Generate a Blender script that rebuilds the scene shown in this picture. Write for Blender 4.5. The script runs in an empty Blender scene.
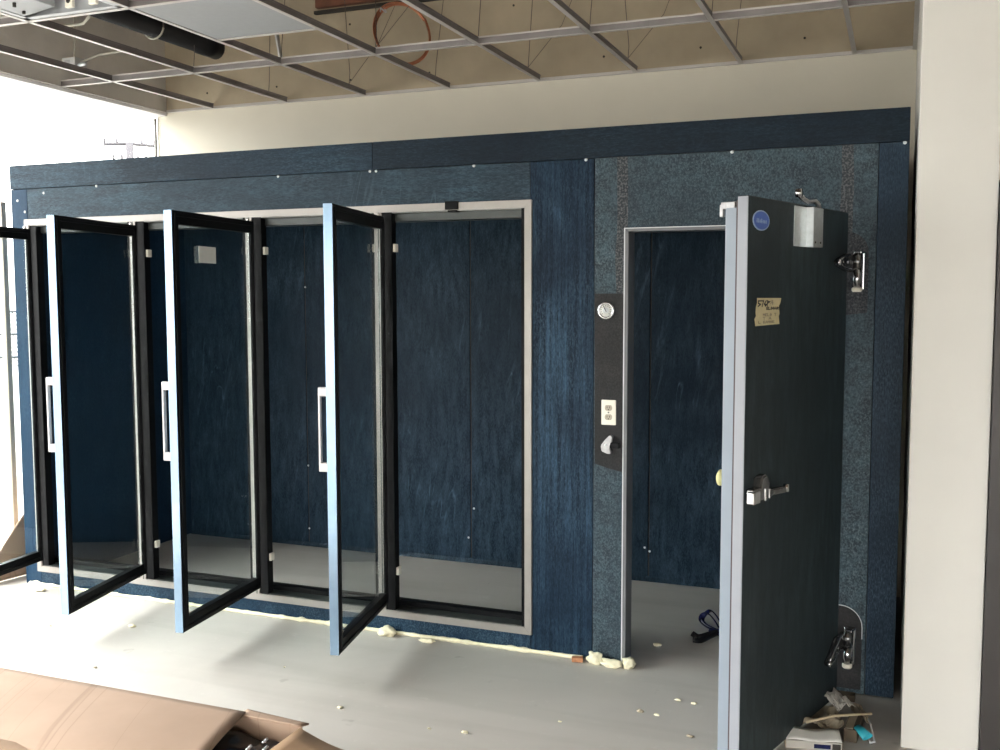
import bpy, bmesh, math, random
from mathutils import Vector, Matrix, noise as mnoise
random.seed(7)
sc = bpy.context.scene
COL = sc.collection
PI = math.pi

# ------------------------------------------------------------------ materials
def new_mat(name):
    m = bpy.data.materials.new(name); m.use_nodes = True
    nt = m.node_tree
    for n in list(nt.nodes): nt.nodes.remove(n)
    out = nt.nodes.new('ShaderNodeOutputMaterial')
    b = nt.nodes.new('ShaderNodeBsdfPrincipled')
    nt.links.new(b.outputs[0], out.inputs[0])
    return m, nt, b
def node(nt, t, **kw):
    n = nt.nodes.new(t)
    for k, v in kw.items():
        if k in n.inputs: n.inputs[k].default_value = v
        else: setattr(n, k, v)
    return n
def lk(nt, a, b): nt.links.new(a, b)
def coords(nt, scale=(1, 1, 1), rot=(0, 0, 0)):
    tc = node(nt, 'ShaderNodeTexCoord'); mp = node(nt, 'ShaderNodeMapping')
    mp.inputs['Scale'].default_value = scale; mp.inputs['Rotation'].default_value = rot
    lk(nt, tc.outputs['Object'], mp.inputs['Vector']); return mp.outputs[0]
def ramp(nt, fac, stops):
    r = node(nt, 'ShaderNodeValToRGB'); e = r.color_ramp.elements
    while len(e) < len(stops): e.new(0.5)
    for i, (p, c) in enumerate(stops):
        e[i].position = p
        e[i].color = (c, c, c, 1) if isinstance(c, (int, float)) else (*c, 1)
    lk(nt, fac, r.inputs[0]); return r.outputs[0]
def mixc(nt, fac, a, b, blend='MIX'):
    m = node(nt, 'ShaderNodeMix'); m.data_type = 'RGBA'; m.blend_type = blend
    if isinstance(fac, (int, float)): m.inputs[0].default_value = fac
    else: lk(nt, fac, m.inputs[0])
    for s, x in ((6, a), (7, b)):
        if isinstance(x, tuple): m.inputs[s].default_value = (*x[:3], 1)
        else: lk(nt, x, m.inputs[s])
    return m.outputs[2]
def mth(nt, op, a, b=0.5, clamp=False):
    m = node(nt, 'ShaderNodeMath'); m.operation = op; m.use_clamp = clamp
    for i, x in enumerate((a, b)):
        if isinstance(x, (int, float)): m.inputs[i].default_value = x
        else: lk(nt, x, m.inputs[i])
    return m.outputs[0]
def noise(nt, vec, scale, detail=3, rough=0.5, dist=0.0):
    n = node(nt, 'ShaderNodeTexNoise'); lk(nt, vec, n.inputs['Vector'])
    n.inputs['Scale'].default_value = scale; n.inputs['Detail'].default_value = detail
    n.inputs['Roughness'].default_value = rough; n.inputs['Distortion'].default_value = dist
    return n.outputs['Fac']
def bump(nt, b, h, strength, dist=0.002):
    n = node(nt, 'ShaderNodeBump'); n.inputs['Strength'].default_value = strength; n.inputs['Distance'].default_value = dist
    lk(nt, h, n.inputs['Height']); lk(nt, n.outputs[0], b.inputs['Normal'])

def plain(name, col, rough=0.5, metal=0.0, var=0.12, scale=8, bmp=0.0, spec=0.5):
    m, nt, b = new_mat(name)
    v = coords(nt); n = noise(nt, v, scale, 4, 0.6)
    d = tuple(c * (1 - var) for c in col); l = tuple(min(1, c * (1 + var)) for c in col)
    lk(nt, ramp(nt, n, [(0.3, d), (0.7, l)]), b.inputs['Base Color'])
    b.inputs['Roughness'].default_value = rough; b.inputs['Metallic'].default_value = metal
    b.inputs['Specular IOR Level'].default_value = spec
    if bmp: bump(nt, b, noise(nt, v, scale * 12, 2), bmp)
    return m

def film(name, dark, light, stretch, amount=0.5, scuff=(0.10, 0.17, 0.22), scratch=0.0, patch=1.6, rough=0.42, seed=0.0, grain=0.45, k=(.60, .74, .86), bands=()):
    """protective film over embossed sheet: streaks along the rolling direction, pale scuffs, pinhead grain"""
    dark, light, scuff = (tuple(c * f for c, f in zip(q, k)) for q in (dark, light, scuff))
    m, nt, b = new_mat(name)
    tc = node(nt, 'ShaderNodeTexCoord'); add = node(nt, 'ShaderNodeVectorMath'); add.operation = 'ADD'
    lk(nt, tc.outputs['Object'], add.inputs[0]); add.inputs[1].default_value = (seed, seed * .7, seed * 1.3)
    base = add.outputs[0]
    mp = node(nt, 'ShaderNodeMapping'); mp.inputs['Scale'].default_value = stretch; lk(nt, base, mp.inputs['Vector'])
    st = noise(nt, mp.outputs[0], 9, 6, 0.72, 0.3)
    big = noise(nt, base, patch, 4, 0.6, 0.6)
    mp2 = node(nt, 'ShaderNodeMapping'); lk(nt, base, mp2.inputs['Vector'])
    mp2.inputs['Scale'].default_value = (1.7, 1, .45) if stretch[0] > stretch[2] * 1.5 else (.40, 1, 1.7) if stretch[2] > stretch[0] * 1.5 else (1.2, 1, 1)
    gr = noise(nt, mp2.outputs[0], 120, 4, 0.75)
    f = mth(nt, 'MULTIPLY', ramp(nt, st, [(0.40, 0.0), (0.68, 1.0)]), ramp(nt, big, [(0.32, 0.15), (0.66, 1.0)]))
    f = mth(nt, 'MULTIPLY', f, amount)
    c = mixc(nt, f, dark, light)
    g = mth(nt, 'MULTIPLY', ramp(nt, gr, [(0.47, 0.0), (0.70, 1.0)]), ramp(nt, big, [(0.34, 0.2), (0.62, 1.0)]))
    c = mixc(nt, mth(nt, 'MULTIPLY', g, grain), c, scuff)
    gd = ramp(nt, gr, [(0.32, 1.0), (0.47, 0.0)])
    c = mixc(nt, mth(nt, 'MULTIPLY', gd, grain), c, tuple(x * .4 for x in dark))
    for bx_, z_ in bands:      # crinkled strips of torn film: pale pinhead stipple
        sx = node(nt, 'ShaderNodeSeparateXYZ'); lk(nt, tc.outputs['Object'], sx.inputs[0])
        inb = mth(nt, 'LESS_THAN', mth(nt, 'ABSOLUTE', mth(nt, 'ADD', mth(nt, 'SUBTRACT', sx.outputs[0], bx_), mth(nt, 'MULTIPLY', mth(nt, 'SUBTRACT', big, .5), .05))), .024)
        inb = mth(nt, 'MULTIPLY', inb, mth(nt, 'GREATER_THAN', sx.outputs[2], z_))
        dots = ramp(nt, noise(nt, base, 110, 2, .5), [(0.46, 0.0), (0.60, 1.0)])
        c = mixc(nt, mth(nt, 'MULTIPLY', inb, .85), c, mixc(nt, dots, (0.03, 0.034, 0.038), (0.115, 0.112, 0.118)))
    if scratch:
        rt = node(nt, 'ShaderNodeMapping'); rt.inputs['Rotation'].default_value = (0, -.16, 0); lk(nt, base, rt.inputs['Vector'])
        mp3 = node(nt, 'ShaderNodeMapping'); mp3.inputs['Scale'].default_value = (4.2, 4.2, .75); lk(nt, rt.outputs[0], mp3.inputs['Vector'])
        n1 = noise(nt, mp3.outputs[0], 1.7, 2, 0.5, 0.5)
        line = ramp(nt, mth(nt, 'ABSOLUTE', mth(nt, 'SUBTRACT', n1, 0.55)), [(0.0, 1.0), (0.012, 0.0)])
        n2 = noise(nt, rt.outputs[0], 1.6, 2, 0.5)
        gate = ramp(nt, n2, [(0.50, 0.0), (0.62, 1.0)])
        fine = noise(nt, mp3.outputs[0], 7.0, 5, 0.75, 0.6)
        line = mth(nt, 'MULTIPLY', line, ramp(nt, fine, [(0.42, 0.0), (0.60, 0.8)]))
        broad = noise(nt, mp3.outputs[0], 3.4, 5, 0.72, 0.5)
        line = mth(nt, 'MULTIPLY', mth(nt, 'ADD', line, ramp(nt, broad, [(0.55, 0.0), (0.78, 0.8)])), gate)
        c = mixc(nt, mth(nt, 'MULTIPLY', line, scratch, True), c, scuff)
    lk(nt, c, b.inputs['Base Color'])
    b.inputs['Roughness'].default_value = rough
    b.inputs['Specular IOR Level'].default_value = 0.10
    bump(nt, b, gr, 0.25, 0.0015)
    return m

def thin_glass(name, tint, refl=1.0):
    m, nt, b = new_mat(name)
    out = [n for n in nt.nodes if n.type == 'OUTPUT_MATERIAL'][0]; nt.nodes.remove(b)
    tr = node(nt, 'ShaderNodeBsdfTransparent'); tr.inputs[0].default_value = (*tint, 1)
    gl = node(nt, 'ShaderNodeBsdfGlossy'); gl.inputs['Roughness'].default_value = 0.02; gl.inputs[0].default_value = (refl, refl, refl, 1)
    ge = node(nt, 'ShaderNodeNewGeometry'); fr = node(nt, 'ShaderNodeFresnel')
    lk(nt, mth(nt, 'SUBTRACT', 1.45, mth(nt, 'MULTIPLY', ge.outputs['Backfacing'], 1.45 - 1 / 1.45)), fr.inputs[0])   # the same reflectance on both faces of the pane
    mx = node(nt, 'ShaderNodeMixShader'); lk(nt, fr.outputs[0], mx.inputs[0]); lk(nt, tr.outputs[0], mx.inputs[1]); lk(nt, gl.outputs[0], mx.inputs[2])
    lk(nt, mx.outputs[0], out.inputs[0]); return m

M = {}
# floor: pale trowelled concrete with stains and faint broom bands
m, nt, b = new_mat('concrete')
v = coords(nt); n1 = noise(nt, v, 0.8, 5, 0.6, 0.4); n2 = noise(nt, v, 14, 4, 0.7)
vs = coords(nt, (.5, 5, 1)); n3 = noise(nt, vs, 1.1, 3, 0.55, 0.2)
c = ramp(nt, n1, [(0.3, (0.43, 0.41, 0.375)), (0.7, (0.53, 0.505, 0.47))])
c = mixc(nt, mth(nt, 'MULTIPLY', ramp(nt, n3, [(0.5, 0.0), (0.66, 1.0)]), 0.22), c, (0.30, 0.30, 0.26))
c = mixc(nt, mth(nt, 'MULTIPLY', ramp(nt, n2, [(0.62, 0.0), (0.75, 1.0)]), 0.25), c, (0.66, 0.64, 0.6))
c = mixc(nt, mth(nt, 'MULTIPLY', ramp(nt, noise(nt, v, 6.5, 3, .5), [(0.70, 0.0), (0.74, 1.0)]), 0.3), c, (0.2, 0.19, 0.16))
lk(nt, c, b.inputs['Base Color']); b.inputs['Roughness'].default_value = 0.55; bump(nt, b, n2, 0.08)
M['concrete'] = m
M['cream'] = plain('cream_paint', (0.66, 0.615, 0.515), 0.55, var=0.03, scale=2)
M['cream_pier'] = plain('cream_pier_paint', (0.63, 0.62, 0.585), 0.5, var=0.03, scale=2)
M['drywall'] = plain('bare_drywall', (0.43, 0.36, 0.26), 0.9, var=0.12, scale=2.5)
M['drywall_grey'] = plain('grey_drywall', (0.66, 0.62, 0.57), 0.9, var=0.10, scale=2.5)
M['wood'] = plain('red_brown_lumber', (0.17, 0.065, 0.036), 0.7, var=0.35, scale=6)
M['deck'] = plain('roof_deck', (0.16, 0.11, 0.08), 0.9, var=0.3, scale=3)
M['grid_white'] = plain('grid_white', (0.55, 0.52, 0.50), 0.4, var=0.04)
M['grid_web'] = plain('grid_web', (0.24, 0.22, 0.22), 0.5, 0.3, var=0.1)
M['wire'] = plain('wire', (0.12, 0.10, 0.09), 0.5, 0.6)
M['tile'] = plain('ceiling_tile_white', (0.35, 0.36, 0.375), 0.9, var=0.03, scale=30)
M['galv'] = plain('galvanised', (0.62, 0.64, 0.65), 0.45, 0.5, var=0.12, scale=10)
M['white_enamel'] = plain('white_enamel', (0.42, 0.43, 0.45), 0.35, var=0.05)
M['alu'] = plain('aluminium', (0.80, 0.79, 0.77), 0.32, 0.75, var=0.05, scale=14)
M['alu_band'] = plain('satin_aluminium_band', (0.30, 0.282, 0.265), 0.42, 0.4, var=0.05, scale=14)
M['alu_blue'] = plain('blue_filmed_aluminium', (0.30, 0.44, 0.60), 0.25, 0.6, var=0.12, scale=5)
M['handle_white'] = plain('handle_grey_white', (0.55, 0.54, 0.55), 0.4, 0.2, var=0.04)
M['black'] = plain('black_frame', (0.006, 0.0065, 0.0075), 0.45, var=0.3, scale=10, spec=0.10)
M['soffit'] = plain('grey_soffit', (0.26, 0.26, 0.255), 0.5, 0.1, var=0.08)
M['dark_sill'] = plain('dark_grey_frame', (0.045, 0.052, 0.05), 0.35, 0.2, var=0.2, scale=10)
M['glass'] = thin_glass('door_glass', (0.92, 0.95, 0.95), 1.0)
M['win_glass'] = thin_glass('dimming_window_glass', (0.90, 0.915, 0.91)); M['front_glass'] = thin_glass('front_window_glass', (0.97, 0.98, 0.975))  # left pane's tint is added to weaken the daylight from that side
M['chrome'] = plain('chrome', (0.50, 0.50, 0.51), 0.16, 1.0, var=0.06)
M['cast_zinc'] = plain('cast_zinc', (0.36, 0.36, 0.37), 0.42, 0.6, var=0.2, scale=40)
M['pewter'] = plain('pewter_cast_metal', (0.20, 0.20, 0.20), 0.25, 0.9, var=0.3, scale=30)
M['brushed'] = plain('brushed_steel', (0.62, 0.65, 0.66), 0.38, 0.85, var=0.1, scale=40)
M['pvc'] = plain('grey_vinyl', (0.22, 0.26, 0.31), 0.4, var=0.04)
M['pvc_pale'] = plain('pale_grey_vinyl', (0.26, 0.275, 0.31), 0.4, var=0.04)
M['jamb'] = plain('jamb_grey', (0.14, 0.145, 0.155), 0.45, var=0.08)
M['jamb_edge'] = plain('jamb_edge_white', (0.62, 0.64, 0.66), 0.4, var=0.05)
M['gasket'] = plain('gasket', (0.05, 0.03, 0.035), 0.6)
M['ivory'] = plain('ivory_plastic', (0.80, 0.76, 0.66), 0.4, var=0.03)
M['outlet_tan'] = plain('receptacle_tan', (0.40, 0.35, 0.27), 0.4, var=0.05)
M['slot'] = plain('slot_dark', (0.03, 0.025, 0.02), 0.6)
M['knob_yellow'] = plain('pale_yellow_plastic', (0.62, 0.60, 0.30), 0.4, var=0.06)
M['badge_blue'] = plain('badge_blue', (0.035, 0.10, 0.42), 0.35, var=0.06)
M['badge_rim'] = plain('badge_rim', (0.32, 0.42, 0.60), 0.35, var=0.05)
M['tape'] = plain('masking_tape', (0.50, 0.44, 0.27), 0.8, var=0.1, scale=25)
M['ink'] = plain('marker_ink', (0.02, 0.018, 0.02), 0.7)
M['pencil'] = plain('pencil_grey', (0.22, 0.19, 0.14), 0.8)
M['paper'] = plain('white_paper', (0.72, 0.72, 0.68), 0.8, var=0.03)
M['foam'] = plain('expanding_foam', (0.80, 0.75, 0.55), 0.7, var=0.14, scale=25, bmp=0.5)
M['shim'] = plain('orange_wood', (0.42, 0.19, 0.09), 0.7, var=0.2, scale=20)
M['copper'] = plain('copper', (0.48, 0.19, 0.10), 0.3, 0.85, var=0.15, scale=6)
M['black_pipe'] = plain('black_pipe', (0.008, 0.008, 0.009), 0.55, var=0.3, spec=0.2)
M['conduit'] = plain('pale_cable', (0.42, 0.40, 0.34), 0.5)
M['blue_plastic'] = plain('navy_plastic', (0.012, 0.016, 0.07), 0.18, var=0.4, scale=30)
M['black_bag'] = plain('black_plastic_sheet', (0.012, 0.012, 0.014), 0.22, var=0.3)
M['cyan'] = plain('cyan_plastic', (0.03, 0.38, 0.50), 0.35, var=0.1)
M['tan_paper'] = plain('crumpled_tan_paper', (0.36, 0.31, 0.23), 0.85, var=0.18, scale=14)
M['grey_paper'] = plain('grey_crumpled_paper', (0.50, 0.48, 0.44), 0.85, var=0.1, scale=14)
M['stick'] = plain('pale_wood_stick', (0.48, 0.40, 0.27), 0.7, var=0.15, scale=18)
M['brown_card'] = plain('dark_brown_card', (0.085, 0.066, 0.045), 0.85, var=0.2, scale=8)
M['dark_door'] = plain('dark_bronze_frame', (0.03, 0.026, 0.025), 0.45, var=0.08)
M['window_tan'] = plain('tan_window_frame', (0.42, 0.36, 0.29), 0.5, var=0.06)
M['win_dark'] = plain('dark_window_bar', (0.20, 0.19, 0.18), 0.5, var=0.06)
M['header_white'] = plain('white_window_header', (0.82, 0.80, 0.80), 0.5, var=0.03)
M['asphalt'] = plain('pale_lot', (0.15, 0.148, 0.14), 0.9, var=0.08, scale=0.6)
M['fence'] = plain('galvanised_fence', (0.03, 0.032, 0.036), 0.6, 0.2)
M['pole'] = plain('weathered_pole', (0.028, 0.026, 0.032), 0.9)
# cardboard with faint flute creases
m, nt, b = new_mat('cardboard')
v = coords(nt); vs = coords(nt, (30, 2, 2))
c = ramp(nt, noise(nt, v, 3, 4, .6), [(0.3, (0.33, 0.23, 0.165)), (0.7, (0.385, 0.27, 0.197))])
c = mixc(nt, mth(nt, 'MULTIPLY', ramp(nt, noise(nt, vs, 3, 2), [(0.5, 0), (0.7, 1)]), 0.0), c, (0.42, 0.27, 0.17))
rt = node(nt, 'ShaderNodeMapping'); rt.inputs['Rotation'].default_value = (0, 0, -.43); lk(nt, v, rt.inputs['Vector'])
mq = node(nt, 'ShaderNodeMapping'); mq.inputs['Scale'].default_value = (9, .10, 1); lk(nt, rt.outputs[0], mq.inputs['Vector']); w = noise(nt, mq.outputs[0], 1.6, 1, 0.4)
c = mixc(nt, mth(nt, 'MULTIPLY', ramp(nt, mth(nt, 'ABSOLUTE', mth(nt, 'SUBTRACT', w, .5)), [(0.0, 1.0), (0.016, 0.0)]), 0.6), c, (0.24, 0.16, 0.11))
lk(nt, c, b.inputs['Base Color']); b.inputs['Roughness'].default_value = 0.85
M['card'] = m
M['card_in'] = plain('cardboard_inside', (0.30, 0.19, 0.11), 0.85, var=0.12, scale=6)

NAVY, BLUE, PALE = (0.013, 0.022, 0.034), (0.045, 0.105, 0.165), (0.16, 0.23, 0.27)
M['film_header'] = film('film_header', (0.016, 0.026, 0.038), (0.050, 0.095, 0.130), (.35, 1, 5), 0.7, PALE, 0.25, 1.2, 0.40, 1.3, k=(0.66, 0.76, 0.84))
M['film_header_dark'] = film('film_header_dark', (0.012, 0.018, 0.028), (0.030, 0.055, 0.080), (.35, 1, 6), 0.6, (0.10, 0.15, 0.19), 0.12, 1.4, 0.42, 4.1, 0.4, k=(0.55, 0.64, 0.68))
M['film_lintel'] = film('film_lintel', (0.028, 0.042, 0.055), (0.055, 0.105, 0.135), (.4, 1, 3), 0.7, PALE, 0.3, 1.5, 0.42, 2.2, k=(0.75, 0.8, 0.86))
M['film_corner'] = film('film_corner', (0.035, 0.075, 0.125), (0.075, 0.135, 0.20), (3, 1, .3), 0.6, (0.2, 0.3, 0.38), 0.4, 1.8, 0.35, 3.3, 0.25, k=(0.26, 0.36, 0.44))
M['film_stile'] = film('film_stile', (0.010, 0.021, 0.036), (0.085, 0.150, 0.205), (5.5, 1, .16), 0.95, PALE, 0.35, 1.9, 0.45, 5.7, 0.5, k=(0.44, 0.56, 0.68))
M['film_base'] = film('film_base', (0.012, 0.034, 0.066), (0.035, 0.085, 0.135), (1, 1, 1.5), 0.7, (0.22, 0.30, 0.36), 0.7, 3.5, 0.4, 6.1, 0.55, k=(0.6, 0.66, 0.70))
M['film_door_section'] = film('film_door_section', (0.022, 0.033, 0.042), (0.055, 0.095, 0.110), (1.2, 1, 1.5), 0.7, (0.15, 0.20, 0.215), 0.1, 1.1, 0.45, 7.4, 0.6, k=(1.28, 1.25, 1.28), bands=((1.215, 1.62), (2.16, 1.9)))
M['film_right'] = film('film_right', (0.020, 0.032, 0.046), (0.040, 0.068, 0.092), (2.2, 1, .5), 0.6, (0.13, 0.18, 0.21), 0.1, 1.2, 0.45, 8.8, 0.7, k=(0.72, 0.82, 0.95))
M['film_inner'] = film('film_inner', (0.016, 0.034, 0.050), (0.150, 0.205, 0.230), (2.5, 1, .6), 0.7, (0.22, 0.30, 0.33), 0.9, 1.15, 0.42, 9.4, 0.35, k=(0.31, 0.40, 0.52))
M['scuffed_metal'] = film('scuffed_metal', (0.022, 0.026, 0.032), (0.05, 0.055, 0.062), (1, 1, 1), 0.6, (0.14, 0.14, 0.15), 0.0, 4, 0.5, 4.9, 0.7, k=(1, 1, 1))
M['bare_metal'] = film('dark_embossed_metal', (0.040, 0.040, 0.042), (0.060, 0.058, 0.058), (1, 1, 1), 0.6, (0.11, 0.105, 0.105), 0.0, 4, 0.5, 2.9, 0.4, k=(0.62, 0.62, 0.63))
M['door_skin'] = film('door_skin', (0.012, 0.015, 0.017), (0.034, 0.044, 0.046), (2.5, 2.5, .5), 0.8, (0.055, 0.07, 0.07), 0.35, 2.2, 0.42, 3.7, 0.12, k=(1.45, 1.65, 1.75))

# ------------------------------------------------------------------ mesh builder
class MB:
    def __init__(s): s.bm = bmesh.new(); s.mats = []
    def mi(s, name):
        if name not in s.mats: s.mats.append(name)
        return s.mats.index(name)
    def _put(s, src, mat, Mx=None, smooth=False):
        if Mx is not None: src.transform(Mx)
        i = s.mi(mat)
        for f in src.faces: f.material_index = i; f.smooth = smooth
        me = bpy.data.meshes.new('tmp'); src.to_mesh(me); src.free(); s.bm.from_mesh(me); bpy.data.meshes.remove(me)
        return s
    def box(s, lo, hi, mat, bev=0.0, Mx=None, seg=2):
        b = bmesh.new(); bmesh.ops.create_cube(b, size=1)
        lo, hi = Vector(lo), Vector(hi); d = hi - lo
        for v in b.verts: v.co = Vector(((v.co[i] + .5) * d[i] + lo[i] for i in range(3)))
        if bev: bmesh.ops.bevel(b, geom=b.edges[:], offset=min(bev, min(abs(x) for x in d) * .45), segments=seg, affect='EDGES', profile=.5)
        return s._put(b, mat, Mx)
    def cyl(s, p0, p1, r, mat, n=20, r2=None, bev=0, Mx=None, smooth=True):
        p0, p1 = Vector(p0), Vector(p1); d = p1 - p0
        b = bmesh.new(); bmesh.ops.create_cone(b, cap_ends=True, segments=n, radius1=r, radius2=r if r2 is None else r2, depth=d.length)
        if bev: bmesh.ops.bevel(b, geom=[e for e in b.edges if any(len(f.verts) > 4 for f in e.link_faces)], offset=bev, segments=2, affect='EDGES')
        q = Vector((0, 0, 1)).rotation_difference(d.normalized()).to_matrix().to_4x4()
        b.transform(Matrix.Translation((p0 + p1) / 2) @ q)
        return s._put(b, mat, Mx, smooth)
    def tube(s, pts, r, mat, n=8, closed=False, Mx=None, flat=1.0):
        pts = [Vector(p) for p in pts]; b = bmesh.new(); rings = []
        N = len(pts); up = None
        for i, p in enumerate(pts):
            t = ((pts[(i + 1) % N] if closed or i < N - 1 else p) - (pts[i - 1] if closed or i > 0 else p)).normalized()
            if up is None:
                up = t.orthogonal().normalized()
            up = (up - t * up.dot(t)).normalized(); sd = t.cross(up)
            rr = r[i] if isinstance(r, (list, tuple)) else r
            rings.append([b.verts.new(p + up * rr * math.cos(2 * PI * k / n) * flat + sd * rr * math.sin(2 * PI * k / n)) for k in range(n)])
        for i in range(N if closed else N - 1):
            A, B = rings[i], rings[(i + 1) % N]
            for k in range(n): b.faces.new((A[k], A[(k + 1) % n], B[(k + 1) % n], B[k]))
        if not closed:
            b.faces.new(rings[0][::-1]); b.faces.new(rings[-1])
        bmesh.ops.recalc_face_normals(b, faces=b.faces)
        return s._put(b, mat, Mx, True)
    def prism(s, poly, axis, a0, a1, mat, bev=0.0, Mx=None, smooth=False):
        """poly: 2D outline; axis 0/1/2 is the extrusion axis"""
        b = bmesh.new()
        def mk(u, v, a): return {0: (a, u, v), 1: (u, a, v), 2: (u, v, a)}[axis]
        A = [b.verts.new(mk(u, v, a0)) for u, v in poly]; B = [b.verts.new(mk(u, v, a1)) for u, v in poly]
        n = len(poly); b.faces.new(A); b.faces.new(B[::-1])
        for i in range(n): b.faces.new((A[i], B[i], B[(i + 1) % n], A[(i + 1) % n]))
        bmesh.ops.recalc_face_normals(b, faces=b.faces)
        if bev: bmesh.ops.bevel(b, geom=b.edges[:], offset=bev, segments=2, affect='EDGES')
        return s._put(b, mat, Mx, smooth)
    def lathe(s, prof, mat, n=28, Mx=None):
        b = bmesh.new(); R = []
        for r, z in prof: R.append([b.verts.new((r * math.cos(2 * PI * k / n), r * math.sin(2 * PI * k / n), z)) for k in range(n)] if r > 1e-6 else [b.verts.new((0, 0, z))])
        for A, B in zip(R, R[1:]):
            for k in range(n):
                a = [A[k % len(A)], A[(k + 1) % len(A)], B[(k + 1) % len(B)], B[k % len(B)]]
                a = list(dict.fromkeys(a))
                if len(a) > 2: b.faces.new(a)
        bmesh.ops.recalc_face_normals(b, faces=b.faces)
        return s._put(b, mat, Mx, True)
    def blob(s, c, r, mat, amp=0.3, freq=8, sub=3, seed=0, Mx=None):
        b = bmesh.new(); bmesh.ops.create_icosphere(b, subdivisions=sub, radius=1)
        for v in b.verts:
            k = 1 + amp * mnoise.noise(v.co * freq * .2 + Vector((seed, seed * 1.7, 0)) * 3.1)
            v.co = Vector((v.co.x * r[0] * k, v.co.y * r[1] * k, v.co.z * r[2] * k)) + Vector(c)
        return s._put(b, mat, Mx, True)
    def sheet(s, f, nu, nv, th, mat, mat2=None, smooth=True):
        """f(u,v) -> point; a sheet of real thickness th"""
        b = bmesh.new()
        P = [[Vector(f(i / nu, j / nv)) for j in range(nv + 1)] for i in range(nu + 1)]
        def nrm(i, j):
            a = P[min(i + 1, nu)][j] - P[max(i - 1, 0)][j]; c = P[i][min(j + 1, nv)] - P[i][max(j - 1, 0)]
            return a.cross(c).normalized()
        T = [[b.verts.new(P[i][j] + nrm(i, j) * th / 2) for j in range(nv + 1)] for i in range(nu + 1)]
        B = [[b.verts.new(P[i][j] - nrm(i, j) * th / 2) for j in range(nv + 1)] for i in range(nu + 1)]
        for i in range(nu):
            for j in range(nv):
                b.faces.new((T[i][j], T[i + 1][j], T[i + 1][j + 1], T[i][j + 1]))
                b.faces.new((B[i][j + 1], B[i + 1][j + 1], B[i + 1][j], B[i][j]))
        for i in range(nu):
            b.faces.new((T[i][0], B[i][0], B[i + 1][0], T[i + 1][0])); b.faces.new((T[i + 1][nv], B[i + 1][nv], B[i][nv], T[i][nv]))
        for j in range(nv):
            b.faces.new((T[0][j + 1], B[0][j + 1], B[0][j], T[0][j])); b.faces.new((T[nu][j], B[nu][j], B[nu][j + 1], T[nu][j + 1]))
        bmesh.ops.recalc_face_normals(b, faces=b.faces)
        return s._put(b, mat, None, smooth)
    def build(s, name, parent=None, origin=None, world=True):
        """vertices are in world space (world=True) or already local to the parent"""
        me = bpy.data.meshes.new(name); 
        if world:
            if parent is not None: o3 = WORLD[parent.name]
            else:
                if origin is None:
                    xs = [v.co for v in s.bm.verts]; mn = [min(p[i] for p in xs) for i in range(3)]; mx = [max(p[i] for p in xs) for i in range(3)]
                    origin = ((mn[0] + mx[0]) / 2, (mn[1] + mx[1]) / 2, mn[2])
                o3 = Vector(origin)
            s.bm.transform(Matrix.Translation(-o3))
        s.bm.to_mesh(me); s.bm.free()
        for n in s.mats: me.materials.append(M[n])
        o = bpy.data.objects.new(name, me); COL.objects.link(o)
        if parent is not None: o.parent = parent
        elif world: o.location = o3
        WORLD[o.name] = WORLD[parent.name] if (parent is not None and world) else Vector(o.location)
        return o
WORLD = {}
def tag(o, label=None, cat=None, group=None, kind=None):
    if label: o['label'] = label
    if cat: o['category'] = cat
    if group: o['group'] = group
    if kind: o['kind'] = kind
    return o
def thing(name, loc, label, cat, group=None):
    o = bpy.data.objects.new(name, None); COL.objects.link(o); o.location = loc; o.empty_display_size = .1
    WORLD[o.name] = Vector(loc); return tag(o, label, cat, group)
def struct(mb, name, label, cat):
    return tag(mb.build(name), label, cat, kind='structure')

# ------------------------------------------------------------------ dimensions
W, H, D = 4.788, 2.4384, 1.47            # cooler
ZH = 2.305                                # underside of header
YB, ZC = 1.568, 3.006                     # back wall, ceiling grid
XL, GX = -0.18, -0.27                     # left header wall face, window plane
XR, YP = 4.816, -0.45                     # right side wall, pier face
FZ0, FZ1, FX0, FX1 = 0.084, 2.131, 0.102, 3.186
DX0, DX1, DZ = 3.625, 4.50, 1.988
DECK = 3.95

# ------------------------------------------------------------------ room
struct(MB().box((-0.45, -9.2, -0.12), (11, 3.0, 0), 'concrete'), 'floor', 'pale grey trowelled concrete floor of the empty shop', 'floor')
mb = MB().box((GX + .004, YB, 0), (XR + .02, YB + .15, ZC), 'cream')
mb.box((GX + .004, YB, ZC), (XR + .02, YB + .15, DECK), 'drywall')
for i in range(9):                         # drywall screw dimples on the unpainted part
    for z in (3.12, 3.3, 3.48):
        mb.cyl((.18 + i * .6096 * .95, YB + .004, z), (.18 + i * .6096 * .95, YB - .002, z), .007, 'slot', 8)
struct(mb, 'wall_back', 'cream painted wall behind the blue cooler, bare tan board above the grid', 'wall')
mb = MB().box((XL - .16, -9, ZC - .020), (XL, YB, DECK), 'drywall_grey').box((XL - .19, -9, ZC - .024), (XL + .004, YB, ZC - .002), 'header_white', .004)
struct(mb, 'wall_left', 'grey board wall over the bright shop window', 'wall')
mb = MB().box((XR, YP, 0), (5.080, YB + .15, DECK), 'cream_pier', .004)
struct(mb, 'wall_right', 'cream painted pier at the right end of the cooler', 'wall')
mb = MB().box((5.080, YP, 2.092), (6.15, YP + .2, DECK), 'cream_pier').box((6.15, YP, 0), (11, YP + .2, DECK), 'cream_pier')
struct(mb, 'wall_back_right', 'cream wall above and beyond the dark doorway at the right edge', 'wall')
mb = MB().box((5.082, YP - .025, 0), (5.16, YP + .17, 2.088), 'dark_door', .004).box((6.06, YP - .025, 0), (6.148, YP + .17, 2.088), 'dark_door', .004)
mb.box((5.16, YP - .02, 2.0), (6.06, YP + .165, 2.086), 'dark_door', .004)
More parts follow.
